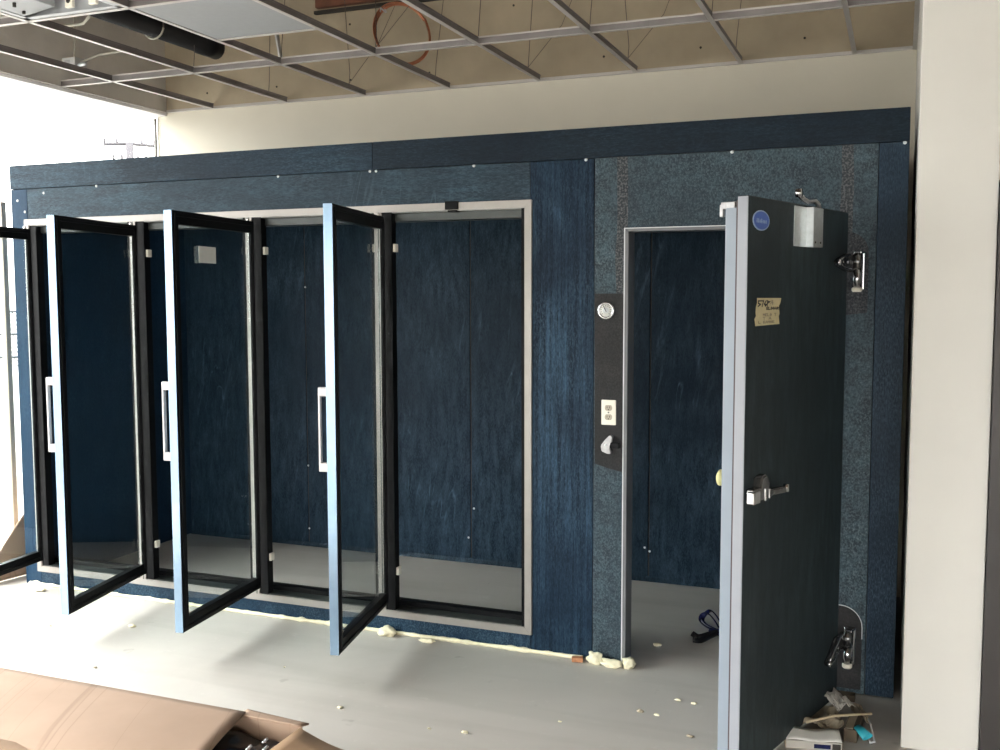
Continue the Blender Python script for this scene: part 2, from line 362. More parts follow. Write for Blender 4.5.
d1 = struct(mb, 'door_1', 'dark bronze door frame at the right edge of the picture', 'door')
MB().box((5.17, YP + .08, .10), (6.05, YP + .13, 1.99), 'dark_door', .004).build('door_leaf', d1)
mb = MB()
for x0, x1 in ((-.45, .3), (10.4, 11)): mb.box((x0, -9.2, 0), (x1, -9, DECK), 'cream')
mb.box((.3, -9.2, 2.35), (10.4, -9, DECK), 'cream').box((.3, -9.2, 0), (10.4, -9, .12), 'cream')
struct(mb, 'wall_front', 'cream shop front wall around the display windows', 'wall')
struct(MB().box((10.85, -9, 0), (11, YP, DECK), 'cream'), 'wall_far_right', 'plain cream wall on the far side of the shop', 'wall')
mb = MB().box((-.45, -9.2, DECK), (11, YB + .2, DECK + .1), 'deck')
for i in range(19): mb.box((.1 + i * .6, -9, DECK - .24), (.14 + i * .6, YB, DECK), 'deck')
struct(mb, 'ceiling', 'dark timber roof deck and joists above the open grid', 'ceiling')
struct(MB().box((1.1, YB - .045, 3.60), (XR, YB, 3.78), 'wood', .004).box((1.1, YB - .06, 3.555), (XR, YB - .03, 3.575), 'slot'), 'trim_1', 'red brown timber ledger along the back wall', 'beam')
# left shop window: bars and panes
mb = MB()
for y in (1.50, -.02 + .16, -1.35, -2.8, -4.3, -5.9, -7.5, -8.9):
    if y == 1.50: mb.box((GX - .012, 1.548, 0), (GX + .004, 1.566, ZC - .03), 'win_dark', .003)
    elif y == .14: mb.box((GX - .03, .165, 0), (GX + .01, .20, 2.26), 'window_tan', .003)
    else: mb.box((GX - .05, y - .025, 0), (GX + .03, y + .025, ZC - .03), 'win_dark', .003)
mb.box((GX - .04, -9, 0), (GX + .02, 1.55, .06), 'window_tan', .003)
w1 = struct(mb, 'window_1', 'tall bright shop window along the left side of the room', 'window')
MB().box((GX - .012, -9, .06), (GX - .006, 1.55, ZC - .03), 'win_glass').build('pane', w1)
mb = MB()
for x in (.3, 2.8, 5.3, 7.8, 10.35): mb.box((x, -9.14, .12), (x + .05, -9.06, 2.35), 'window_tan', .003)
w2 = struct(mb, 'window_2', 'wide display window in the shop front wall', 'window')
MB().box((.3, -9.104, .12), (10.4, -9.098, 2.35), 'front_glass').build('pane', w2)

# ------------------------------------------------------------------ outdoors
struct(MB().box((-90, -60, -.35), (-.45, 70, -.14), 'asphalt'), 'ground', 'pale sunlit parking lot outside the window', 'ground')
struct(MB().box((-.45, -60, -.35), (60, -9.2, -.14), 'asphalt'), 'ground_front', 'pale forecourt outside the shop front', 'ground')
fen = thing('chain_link_fence', (-12, 10, -.14), 'grey chain link fence outside past the left end of the cooler', 'fence')
mb = MB()
for zz in (.45, .92, 1.38): mb.cyl((-13.6, 9, zz), (-11, 12.4, zz), .025, 'fence', 8)
mb.build('rail', fen)
for k in range(4):
    t = k / 3; MB().cyl((-13.6 + 2.6 * t, 9 + 3.4 * t, -.14), (-13.6 + 2.6 * t, 9 + 3.4 * t, 1.42), .035, 'fence', 10).build('post', fen)
mb = MB(); L = Vector((2.6, 3.4, 0)); n = 46
for k in range(-14, n):
    for sgn in (1, -1):
        a = k / n; z0, z1 = (.2, 1.38) if sgn > 0 else (1.38, .2)
        b_ = a + 1.18 / L.length
        a0, b0 = max(a, 0), min(b_, 1)
        if b0 <= a0: continue
        za = z0 + (z1 - z0) * (a0 - a) / (b_ - a); zb = z0 + (z1 - z0) * (b0 - a) / (b_ - a)
        p = Vector((-13.6, 9, 0)); mb.tube([p + L * a0 + Vector((0, 0, za)), p + L * b0 + Vector((0, 0, zb))], .006, 'fence', 4)
mb.build('mesh_net', fen)
up = thing('utility_pole', (-20, 23.5, -.14), 'grey utility pole with crossarms seen above the cooler through the window', 'utility pole')
MB().cyl((-20, 23.5, -.14), (-20, 23.5, 6.95), .15, 'pole', 12, r2=.13).build('pole', up)
for z, l in ((6.85, .85), (6.3, .55)):
    a = Vector((.80, .6, 0)); c0 = Vector((-20, 23.5, z))
    mb = MB(); mb.tube([c0 - a * l, c0 + Vector((0, 0, .05)), c0 + a * l], .06, 'pole', 8)
    for k in (-1, -.5, .5, 1): mb.cyl(c0 + a * l * k * .95, c0 + a * l * k * .95 + Vector((0, 0, .22)), .04, 'pole', 8)
    mb.build('crossarm', up)

# ------------------------------------------------------------------ ceiling grid
g = thing('ceiling_grid', (2.3, 0, ZC), 'open white suspended ceiling grid without tiles above the cooler', 'ceiling grid')
def tee(mb, p0, p1, h=.038, z=ZC):
    p0, p1 = Vector(p0), Vector(p1); along = 0 if abs(p1.x - p0.x) > abs(p1.y - p0.y) else 1
    def bx(w, z0, z1, m):
        lo, hi = [min(p0.x, p1.x), min(p0.y, p1.y), z0], [max(p0.x, p1.x), max(p0.y, p1.y), z1]
        o = 1 - along; lo[o] -= w / 2; hi[o] += w / 2
        mb.box(lo, hi, m)
    bx(.024, z, z + .0025, 'grid_white'); bx(.0022, z + .0025, z + h, 'grid_web'); bx(.007, z + h - .008, z + h, 'grid_white' if along == 0 else 'grid_web')
S = .6096; P0 = .2329
runs = (.587, -.632, -1.85)
for y in runs: 
    mb = MB(); tee(mb, (XL, y, ZC), (4.80 if y > YP else 9, y, ZC), .042); mb.build('main_runner', g)
xs = [P0 + S * i for i in range(8)]
for x in xs:
    for a, b_ in ((YB, .587), (.587, -.632), (-.632, -1.85)):
        mb = MB(); tee(mb, (x, a - .004, ZC + .0004), (x, b_ + .004, ZC + .0004)); mb.build('cross_tee', g)
for x, y in ((xs[2], .0), (xs[2], -.0)):
    pass
mb = MB(); tee(mb, (xs[2], .003, ZC + .0006), (xs[3], .003, ZC + .0006), .03); mb.build('cross_tee', g)
mb = MB(); tee(mb, (xs[1], -.632, ZC), (xs[1] + .001, -.632, ZC)); mb.bm.free()
mb = MB()
for lo, hi in (((XL, YB - .022, ZC - .001), (XR, YB - .001, ZC + .0015)), ((XL, YB - .003, ZC), (XR, YB - .001, ZC + .02)), ((XR - .022, YP, ZC - .001), (XR - .001, YB, ZC + .0015)), ((XL + .005, -1.9, ZC - .001), (XL + .024, YB, ZC + .0015))): mb.box(lo, hi, 'grid_white')
mb.build('wall_angle', g)
rw = random.Random(3)
for x, y in [(xs[i], y) for i in (1, 2, 3, 4, 5, 6) for y in (.587, 1.35)]:
    dx = rw.uniform(-.05, .05); k = rw.random()
    pts = [(x, y, ZC + .036), (x + .004, y + .004, ZC + .11), (x + dx, y + .05, ZC + .5), (x + dx * 1.4, y + .04, DECK - .01)]
    mb = MB(); mb.tube(pts, .0022, 'wire', 5)
    if k > .7: mb.tube([(x, y, ZC + .04), (x + rw.uniform(.12, .22), y + .12, ZC + .3), (x + .3, y + .15, ZC + .62)], .0018, 'wire', 5)
    mb.build('hanger_wire', g)
mb = MB().box((xs[2] - .20 + .2, .57, ZC + .04), (xs[2] + .012, .6, ZC + .30), 'galv', .002, Mx=Matrix.Translation((xs[2], .587, ZC)) @ Matrix.Rotation(-.18, 4, 'Y') @ Matrix.Translation((-xs[2], -.587, -ZC)))
mb.build('hanger_strap', g)

tl = MB().box((xs[2] + .012, -.618, ZC + .003), (xs[3] - .012, -.009, ZC + .019), 'tile', .003)
tag(tl.build('ceiling_tile'), 'single pale grey tile lying in the open ceiling grid', 'ceiling tile')
lh = thing('light_housing', (1.147, -1.24, ZC), 'open white fluorescent light housing in the grid at the upper left', 'light fixture')
x0, x1, y0, y1 = xs[1] + .014, xs[2] - .014, -1.835, -.647
mb = MB().box((x0, y0, ZC + .09), (x1, y1, ZC + .093), 'white_enamel')
mb.box((x0, y0, ZC + .003), (x0 + .002, y1, ZC + .09), 'galv').box((x1 - .002, y0, ZC + .003), (x1, y1, ZC + .09), 'galv')
mb.box((x0, y1 - .002, ZC + .003), (x1, y1, ZC + .09), 'white_enamel').box((x0, y0, ZC + .003), (x1, y0 + .002, ZC + .09), 'white_enamel')
mb.box((x0, y0, ZC + .003), (x0 + .03, y1, ZC + .006), 'white_enamel').box((x1 - .03, y0, ZC + .003), (x1, y1, ZC + .006), 'white_enamel').box((x0, y1 - .035, ZC + .003), (x1, y1, ZC + .006), 'white_enamel')
for k in range(7): mb.box((x0 + .24 + .045 * k, y1 - .001, ZC + .03), (x0 + .262 + .045 * k, y1 + .002, ZC + .05), 'slot')
mb.build('housing', lh)
mb = MB().prism([(x0 + .03, ZC + .006), (x0 + .22, ZC + .03), (x0 + .22, ZC + .085), (x0 + .03, ZC + .085)], 1, y0 + .05, y1 - .05, 'white_enamel', .002)
for k in range(8): mb.cyl((x0 + .08 + .05 * (k % 3), y1 - .1 - .1 * k, ZC + .0), (x0 + .08 + .05 * (k % 3), y1 - .1 - .1 * k, ZC + .03), .008, 'slot', 10)
mb.build('ballast_cover', lh)
for xx in (x0 + .30, x0 + .44):
    MB().box((xx - .022, y1 - .05, ZC + .02), (xx + .022, y1 - .03, ZC + .088), 'ivory', .004).cyl((xx, y1 - .052, ZC + .05), (xx, y1 - .048, ZC + .05), .012, 'slot', 12).build('lamp_holder', lh)

# copper coil hanging on the bare wall
cc = thing('copper_tubing_coil', (1.86, 1.36, 3.29), 'coil of copper tubing hanging above the grid by the back wall', 'tubing coil')
Mx = Matrix.Translation((1.845, 1.33, 3.315)) @ Matrix.Rotation(.42, 4, 'Z') @ Matrix.Rotation(-.55, 4, 'Y') @ Matrix.Rotation(PI / 2 - .12, 4, 'X')
pts = []
for i in range(0, 3 * 40 + 1):
    a = 2 * PI * i / 40; r = .185 + .005 * (i // 40) + .003 * math.sin(a * 2.3)
    pts.append(Mx @ Vector((r * math.cos(a) * .86, r * math.sin(a) * 1.05, .007 * i / 40 - .01)))
MB().tube(pts, .0055, 'copper', 8).build('copper_tube', cc)
p = Mx @ Vector((-.02, .194, 0)); 
MB().tube([p + Vector((.02, 0, -.02)), p + Vector((0, .02, .02)), p + Vector((-.02, 0, -.02)), p + Vector((0, -.03, .0)), p + Vector((.02, 0, -.02))], .006, 'galv', 6).build('tie_wire', cc)
tag(MB().tube([(1.88, 1.35, 3.50), (1.95, 1.40, 3.56), (2.1, 1.5, 3.62), (2.5, 1.515, 3.64)], .006, 'copper', 8).build('tail', cc))

# black drain pipe above the grid
pp = thing('drain_pipe', (.80, -.4, 3.13), 'black plastic pipe with an open end above the ceiling grid', 'pipe')
n = 28
mb = MB(); prof = [(.052, -1.55), (.06, -1.55), (.06, .70), (.066, .70), (.066, .86), (.054, .86), (.052, .70), (.052, -1.55)]
mb.lathe(prof, 'black_pipe', 28, Matrix.Translation((.80, 0, 3.215)) @ Matrix.Rotation(-PI / 2, 4, 'X')); mb.build('pipe', pp)
for y in (.30, -.9):
    mb = MB(); mb.tube([(.80 + .07 * math.cos(a), y, 3.215 + .07 * math.sin(a)) for a in [PI + .2 + k * (PI - .4) / 10 for k in range(11)]], .006, 'conduit', 6)
    mb.tube([(.868, y, 3.2), (.872, y, 3.6), (.86, y, DECK - .25)], .004, 'wire', 6); mb.build('hanger', pp)
jb = thing('junction_box', (.05, .47, 3.06), 'small metal junction box with cables hanging over the grid by the window', 'junction box')
MB().box((0.0, .42, 3.075), (.10, .52, 3.135), 'galv', .004).box((.02, .419, 3.09), (.06, .4205, 3.12), 'white_enamel').cyl((.05, .47, 3.14), (.05, .47, 3.135), .02, 'slot', 12).build('box', jb)
MB().tube([(.05, .47, 3.135), (.052, .475, 3.3), (.05, .48, DECK - .25)], .005, 'conduit', 6).build('drop_cable', jb)
MB().tube([(.10, .47, 3.11), (.22, .49, 3.15), (.36, .52, 3.165), (.50, .5, 3.16)], .007, 'conduit', 6).build('armoured_cable', jb)
MB().tube([(.10, .45, 3.09), (.16, .42, 3.085), (.2, .4, 3.08)], .01, 'galv', 6).build('connector', jb)
tag(MB().tube([(.33, .05, 3.20), (.42, .08, 3.205), (.52, .06, 3.20), (.60, .02, 3.22), (.66, .02, 3.30), (.66, .02, 3.7)], .008, 'conduit', 6).build('loose_cable'), 'pale loose cable curving beneath the black pipe above the grid', 'cable')

# ------------------------------------------------------------------ walk-in cooler
ck = thing('walk_in_cooler', (2.394, .735, 0), 'long walk-in cooler covered in blue protective film with its doors standing open', 'walk-in cooler')
def part(mb, name, label=None): return tag(mb.build(name, ck), label)
T = .1
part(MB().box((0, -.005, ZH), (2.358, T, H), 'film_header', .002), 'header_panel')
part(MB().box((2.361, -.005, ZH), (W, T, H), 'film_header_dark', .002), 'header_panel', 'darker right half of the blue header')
part(MB().box((0, 0, 0), (FX0 + .018, T, ZH - .002), 'film_corner', .002), 'corner_panel', 'bright blue left corner strip')
part(MB().box((FX0 + .02, 0, FZ1 - .02), (FX1 - .012, T, ZH - .002), 'film_lintel', .002), 'lintel_panel')
part(MB().box((FX0 + .02, 0, .012), (FX1 - .012, T, FZ0 + .02), 'film_base', .002), 'base_panel')
part(MB().box((FX1 - .010, 0, .012), (3.481, T, ZH - .002), 'film_stile', .002), 'stile_panel', 'streaky bright blue panel between glass doors and doorway')
# door section (one sheet around the opening)
mb = MB()
mb.prism([(3.484, 0.012), (DX0, 0.012), (DX0, DZ), (DX1, DZ), (DX1, 0.012), (4.672, 0.012), (4.672, ZH - .002), (3.484, ZH - .002)], 1, 0, T, 'film_door_section')
part(mb, 'door_surround_panel', 'greyish blue panel around the doorway')
part(MB().box((4.675, 0, .012), (W, T, ZH - .002), 'film_right', .002), 'corner_panel')
part(MB().prism([(3.486, 1.70), (DX0 - .004, 1.70), (DX0 - .004, .893), (3.56, .905), (3.490, .925)], 1, -.0015, .001, 'bare_metal'), 'bare_patch', 'dark patch where the film is cut away round the switch')
arc = [(4.50, .387)] + [(4.57 + .088 * math.sin(a), .299 + .088 * math.cos(a)) for a in [k * PI / 2 / 8 for k in range(9)]] + [(4.658, .03), (4.50, .03)]
part(MB().prism(arc, 1, -.0015, .001, 'bare_metal'), 'bare_patch', 'dark rounded patch behind the lower hinge')
arc2 = [(4.50, 1.95), (4.56, 1.95)] + [(4.56 + .085 * math.sin(a), 1.865 + .085 * math.cos(a)) for a in [k * PI / 2 / 8 for k in range(9)]] + [(4.645, 1.62), (4.50, 1.60)]
part(MB().prism(arc2, 1, -.0015, .001, 'scuffed_metal'), 'bare_patch', 'dark rounded patch behind the upper hinge')
mb = MB().tube([(4.50, -.003, .387)] + [(x, -.003, z) for x, z in arc[1:10]] + [(4.6585, -.003, .25)], .0018, 'jamb_edge', 5)
part(mb, 'film_edge', 'pale curled edge of the cut film')
# sides, back, lid, inner lining
part(MB().box((0, T + .001, 0), (T, D, H), 'film_corner', .002), 'side_panel'); part(MB().box((W - T, T + .001, 0), (W, D, H), 'film_right', .002), 'side_panel')
part(MB().box((0, T + .001, H - T), (W, D, H), 'film_inner', .002), 'top_panel')
seams = (T + .002, 1.080, 2.280, 3.423, W - T - .002)
for a, b_ in zip(seams, seams[1:]):
    mb = MB().box((a + .0035, 1.37, 0.0), (b_ - .0035, D, H - T - .001), 'film_inner', .004)
    part(mb, 'back_panel')
for x in seams[1:-1]: part(MB().box((x - .0035, 1.378, 0), (x + .0035, D - .002, H - T - .002), 'slot'), 'panel_joint')
part(MB().prism([(1.372, .0), (1.355, .0), (1.372, .03)], 0, T + .01, W - T - .01, 'film_inner'), 'cove_strip', 'blue strip along the foot of the inner wall')
# jamb lining of the doorway
mb = MB().box((DX0 - .001, -.004, .004), (DX0 + .016, T + .004, DZ), 'jamb', .002).box((DX1 - .016, -.004, .004), (DX1 + .001, T + .004, DZ), 'jamb', .002).box((DX0 - .001, -.004, DZ - .014), (DX1 + .001, T + .004, DZ + .002), 'jamb', .002)
jm = part(mb, 'door_jamb')
mb = MB().box((DX0 - .004, -.007, .004), (DX0 + .001, -.001, DZ + .003), 'jamb_edge', .001).box((DX0 - .004, -.007, DZ - .001), (DX1, -.001, DZ + .003), 'jamb_edge', .001)
tag(mb.build('edge_bead', jm), 'thin white bead on the edge of the doorway')
# screws in the film
for x, z in ((1.812, 2.299), (2.342, 2.299), (2.376, 2.299), (2.895, 2.299), (3.442, 2.299), (4.088, 2.299), (4.77, 2.299), (.249, 2.276), (.102, 2.174), (.05, 2.24), (.63, 2.299)):
    part(MB().lathe([(0, .004), (.005, .0035), (.0075, .0)], 'jamb_edge', 12, Matrix.Translation((x, -.001 if z < ZH - .01 else -.001, z)) @ Matrix.Rotation(PI / 2, 4, 'X')), 'screw')
for x, z in ((1.085, .55), (1.085, 1.75), (2.30, .35), (1.085, .12), (2.262, .16), (3.40, .2), (3.43, .18)):
    part(MB().lathe([(0, .004), (.005, .0035), (.007, .0)], 'jamb_edge', 12, Matrix.Translation((x, 1.370, z)) @ Matrix.Rotation(PI / 2, 4, 'X')), 'screw')
# thermometer, outlet, strike
th = thermo = part(MB().lathe([(0, .010), (.028, .010), (.030, .014), (.037, .014), (.041, .008), (.041, 0)], 'chrome', 36, Matrix.Translation((3.541, -.001, 1.624)) @ Matrix.Rotation(PI / 2, 4, 'X')), 'thermometer', 'round chrome dial thermometer')
mb = MB().lathe([(0, .0115), (.0275, .0115), (.0275, .010)], 'paper', 30, Matrix.Translation((3.541, -.001, 1.624)) @ Matrix.Rotation(PI / 2, 4, 'X'))
for k in range(11):
    a = -2.3 + k * .46; mb.box((-.0012, -.0130, .019), (.0012, -.0122, .025), 'ink', 0, Matrix.Translation((3.541, 0, 1.624)) @ Matrix.Rotation(a, 4, 'Y'))
mb.lathe([(0, .0125), (.014, .0125), (.014, .0115)], 'galv', 20, Matrix.Translation((3.541, -.001, 1.624)) @ Matrix.Rotation(PI / 2, 4, 'X'))
mb.build('dial_face', th)
MB().box((-.0016, -.0150, -.006), (.0016, -.0138, .021), 'ink', 0, Matrix.Translation((3.541, 0, 1.624)) @ Matrix.Rotation(-.5, 4, 'Y')).build('needle', th)
ox, oz = 3.5555, 1.1635
ot = part(MB().box((ox - .034, -.008, oz - .057), (ox + .034, -.001, oz + .057), 'ivory', .003), 'power_outlet', 'ivory power outlet plate')
for dz in (.021, -.021):
    mb = MB().prism([(ox + .017 * math.cos(a) * 1.0, oz + dz + max(-.013, min(.013, .017 * math.sin(a)))) for a in [2 * PI * k / 24 for k in range(24)]], 1, -.0105, -.007, 'outlet_tan')
    for dx in (-.006, .006): mb.box((ox + dx - .0013, -.0112, oz + dz - .002), (ox + dx + .0013, -.0103, oz + dz + .007), 'slot')
    mb.cyl((ox, -.0112, oz + dz - .008), (ox, -.0103, oz + dz - .008), .0028, 'slot', 10); mb.build('receptacle', ot)
MB().cyl((ox, -.0095, oz), (ox, -.0075, oz), .004, 'chrome', 12).build('plate_screw', ot)
sx, sz = 3.553, 1.018
st = part(MB().prism([(sx - .024, sz - .030), (sx + .008, sz - .042), (sx + .020, sz - .038), (sx + .012, sz - .018), (sx + .020, sz + .004), (sx + .026, sz + .040), (sx + .012, sz + .044), (sx - .010, sz + .020), (sx - .028, sz - .004)], 1, -.030, -.001, 'cast_zinc', .003), 'latch_strike', 'chrome latch strike')
MB().box((sx + .012, -.028, sz - .016), (sx + .058, -.006, sz + .012), 'black', .004).build('roller', st)
MB().cyl((sx - .004, -.032, sz + .0), (sx - .004, -.029, sz + .0), .006, 'galv', 12).build('strike_screw', st)

# ---- glass door frame
mb = MB()
yb0, yb1 = -.013, .002
bw = .035
mb.prism([(FX0, FZ0), (FX0 + bw, FZ0 + bw), (FX0 + bw, FZ1 - bw), (FX0, FZ1)], 1, yb0, yb1, 'alu_band', .0015)
mb.prism([(FX1, FZ0), (FX1 - bw, FZ0 + bw), (FX1 - bw, FZ1 - bw), (FX1, FZ1)], 1, yb0, yb1, 'alu_band', .0015)
mb.prism([(FX0, FZ1), (FX0 + bw, FZ1 - bw), (FX1 - bw, FZ1 - bw), (FX1, FZ1)], 1, yb0, yb1, 'alu_band', .0015)
mb.prism([(FX0, FZ0), (FX0 + bw, FZ0 + bw), (FX1 - bw, FZ0 + bw), (FX1, FZ0)], 1, yb0, yb1, 'alu_band', .0015)
gf = part(mb, 'glass_door_frame', 'silver aluminium frame round the four glass doors')
ix0, ix1, iz0, iz1 = FX0 + bw, FX1 - bw, FZ0 + bw, FZ1 - bw
mb = MB().box((ix0, -.004, iz1 - .004), (ix1, T + .05, iz1 + .002), 'soffit', .001)
mb.box((ix0, .03, iz1 - .042), (ix1, T + .02, iz1 - .003), 'dark_sill', .002)
mb.box((ix0, -.004, iz0 - .002), (ix1, T + .02, iz0 + .004), 'dark_sill', .001).box((ix0, T - .03, iz0 + .002), (ix1, T + .02, iz0 + .03), 'black', .002)
mb.box((ix0 - .002, -.004, iz0), (ix0 + .045, .045, iz1), 'black', .001).box((ix1 - .018, -.004, iz0), (ix1 + .002, T + .02, iz1), 'black', .001)
mb.build('inner_lining', gf)
tag(gf.children[0], 'dark inner lining of the frame')
HX = [.173 + .7539 * k for k in range(4)]
for h in HX[1:]:
    mb = MB().box((h - .086, -.006, iz0), (h + .026, .040, iz1), 'black', .002).box((h - .066, -.014, iz0), (h - .026, -.005, iz1), 'alu_band', .001).box((h - .044, -.0155, iz0), (h - .039, -.0135, iz1), 'dark_sill')
    tag(mb.build('mullion', gf), 'black upright with a silver face strip')
for h in HX[1:]:
    for z in (1.925, .317):
        MB().box((h + .0255, .004, z - .02), (h + .040, .036, z + .02), 'ivory', .003).build('shelf_clip', gf)
MB().box((2.752, -.022, 2.098), (2.820, -.002, 2.137), 'black', .003).box((2.762, -.012, 2.088), (2.810, .03, 2.098), 'black', .003).build('hold_open_bracket', gf)
# ---- glass doors (local: hinge edge at the origin, x along the door, y = 0 inner face, -y outward)
DW, Z0, Z1 = .739, .160, 2.0736
def make_glass_door():
    fr = .054; hs_ = .026; rl = .060; t = .037
    mb = MB()
    mb.box((0, -.014, Z0), (hs_, 0, Z1), 'black', .002).box((DW - fr, -t + .002, Z0), (DW - .003, 0, Z1), 'black', .002)
    mb.box((hs_ - .001, -t, Z0), (DW - fr + .001, 0, Z0 + rl), 'black', .002).box((hs_ - .001, -t, Z1 - rl), (DW - fr + .001, 0, Z1), 'black', .002)
    gkt = .014
    for lo, hi in (((.006, -.001, Z0 + .012), (.006 + gkt, .004, Z1 - .012)), ((DW - .03, -.001, Z0 + .012), (DW - .03 + gkt, .006, Z1 - .012)), ((.026, -.001, Z0 + .012), (DW - .03, .006, Z0 + .012 + gkt)), ((.026, -.001, Z1 - .012 - gkt), (DW - .03, .006, Z1 - .012))): mb.box(lo, hi, 'black', .002)
    d = mb.build('glass_door', ck, world=False)
    MB().box((hs_ - .004, -.024, Z0 + rl - .004), (DW - fr + .004, -.012, Z1 - rl + .004), 'glass').build('glass_pane', d, world=False)
    mb = MB().box((DW - .003, -t, Z0), (DW, .0, Z1), 'alu_blue', .001).box((DW - .022, -t - .003, Z0), (DW, -t + .002, Z1), 'alu_blue', .001).box((.0, -t - .003, Z0), (DW - .022, -t, Z0 + .02), 'alu', .001).box((.0, -t - .003, Z1 - .02), (DW - .022, -t, Z1), 'alu', .001)
    tag(mb.build('edge_trim', d, world=False), 'bright bluish aluminium trim on the free edge')
    hz0, hz1, hx, o = .952, 1.310, DW - .012, .032
    mb = MB().box((hx - .012, -t - o - .008, hz0), (hx + .010, -t - o + .002, hz1), 'handle_white', .003)
    mb.box((hx - .012, -t - o, hz0), (hx + .010, -t - .001, hz0 + .038), 'handle_white', .003).box((hx - .012, -t - o, hz1 - .038), (hx + .010, -t - .001, hz1), 'handle_white', .003)
    tag(mb.build('handle', d, world=False), 'pale grey pull handle')
    for z in (Z0 - .006, Z1 - .006):
        MB().cyl((.02, -.02, z), (.02, -.02, z + .02), .008, 'alu', 14).box((.005, -.035, z + (.004 if z < 1 else .0)), (.05, -.006, z + (.008 if z < 1 else .006)), 'alu', .001).build('hinge_pin', d, world=False)
    return d
def copy_child(o, parent):
    c = o.copy(); COL.objects.link(c); c.parent = parent
    for ch in o.children: copy_child(ch, c)
    return c
proto = make_glass_door()
dl = ['first glass door from the left end, cut by the picture edge', 'second glass door from the left end', 'third glass door, with a white paper label on its pane', 'fourth glass door, nearest the blue streaked panel']
base = WORLD['walk_in_cooler']
for k, a in enumerate((1.4503, 1.3562, 1.4478, 1.3689)):
    d = proto if k == 0 else copy_child(proto, ck)
    d.location = Vector((HX[k], -.035, 0)) - base; d.rotation_euler = (0, 0, -a); d['label'] = dl[k]
    if k == 2:
        s_ = MB().box((.355, -.0118, 1.848), (.505, -.0108, 1.925), 'paper').build('paper_label', d, world=False); s_['label'] = 'white paper label stuck on the glass'

# ---- insulated swing door (local: hinge edge at the origin, x to the free edge, y = 0 outer face, -y inner side)
BA = 1.2748; BW, BZ0, BZ1 = .924, .03, 2.0185
dd = MB().box((0, -.038, BZ0), (BW - .002, 0, BZ1), 'door_skin', .002)
sd = dd.build('insulated_door', ck, world=False); sd['label'] = 'thick dark insulated door standing open at the right'
sd.location = Vector((4.568, -.1033, 0)) - base; sd.rotation_euler = (0, 0, PI + BA)
tag(MB().box((.03, -.100, BZ0 + .03), (BW - .034, -.0385, BZ1 - .033), 'pvc', .003).build('door_plug', sd, world=False), 'light grey inner plug of the door')
mb = MB().box((BW - .002, -.038, BZ0), (BW + .003, -.001, BZ1), 'pvc_pale', .002).box((0, -.038, BZ1 - .001), (BW, -.002, BZ1 + .002), 'black', .001)
mb.box((BW - .036, -.094, BZ0 + .03), (BW - .031, -.042, BZ1 - .033), 'pvc', .001)
tag(mb.build('edge_trim', sd, world=False), 'pale grey vinyl edge of the door')
mb = MB().box((BW - .032, -.050, BZ0 + .005), (BW - .010, -.038, BZ1 - .01), 'gasket', .004).box((.01, -.050, BZ1 - .028), (BW - .02, -.038, BZ1 - .008), 'gasket', .004).box((.01, -.050, BZ0 + .005), (BW - .02, -.038, BZ0 + .022), 'gasket', .004)
mb.box((.02, -.03, .004), (BW - .02, -.022, BZ0 + .002), 'gasket', .002)
mb.build('gasket', sd, world=False)
# badge
mb = MB()
el = lambda rx, rz, cx=.828, cz=1.943, n=36: [(cx + rx * math.cos(2 * PI * k / n), cz + rz * math.sin(2 * PI * k / n)) for k in range(n)]
mb.prism(el(.066, .034), 1, -.001, .002, 'badge_rim').prism(el(.060, .030), 1, .002, .003, 'badge_blue')
bd = mb.build('badge', sd, world=False); bd['label'] = 'round blue maker badge'
mb = MB(); rr = random.Random(5); x = .872
for k in range(7):
    w_ = .010
    mb.box((x - w_, .003, 1.939 - .005), (x - w_ * .55, .0034, 1.939 + rr.choice((.006, .010))), 'badge_rim'); mb.box((x - w_, .003, 1.938), (x - .002, .0034, 1.9405), 'badge_rim'); x -= w_ + .002
# lettering too small to read in the photo: short strokes in a row
me_l = mb.build('badge_mark', sd, world=False); me_l['label'] = 'pale worn lettering strip on the badge'
# closer bracket
mb = MB().prism([(.345, -.006), (.345, .0), (.55, .0), (.55, .003), (.44, .004), (.44, .030), (.345, .030)], 2, 1.868, 2.012, 'brushed', .0015)
cb = mb.build('door_closer', sd, world=False); cb['label'] = 'brushed steel door closer cover'
mb = MB().tube([(.352, .016, 2.006), (.365, .016, 2.030), (.40, .016, 2.040), (.46, .014, 2.032), (.50, .012, 2.040), (.54, .012, 2.056)], .010, 'chrome', 8).cyl((.54, .004, 2.056), (.54, .024, 2.056), .015, 'chrome', 16)
mb.build('closer_arm', sd, world=False)
for xx in (.42, .37): MB().cyl((xx, .029, 1.885), (xx, .032, 1.885), .004, 'slot', 10).build('cover_screw', sd, world=False)
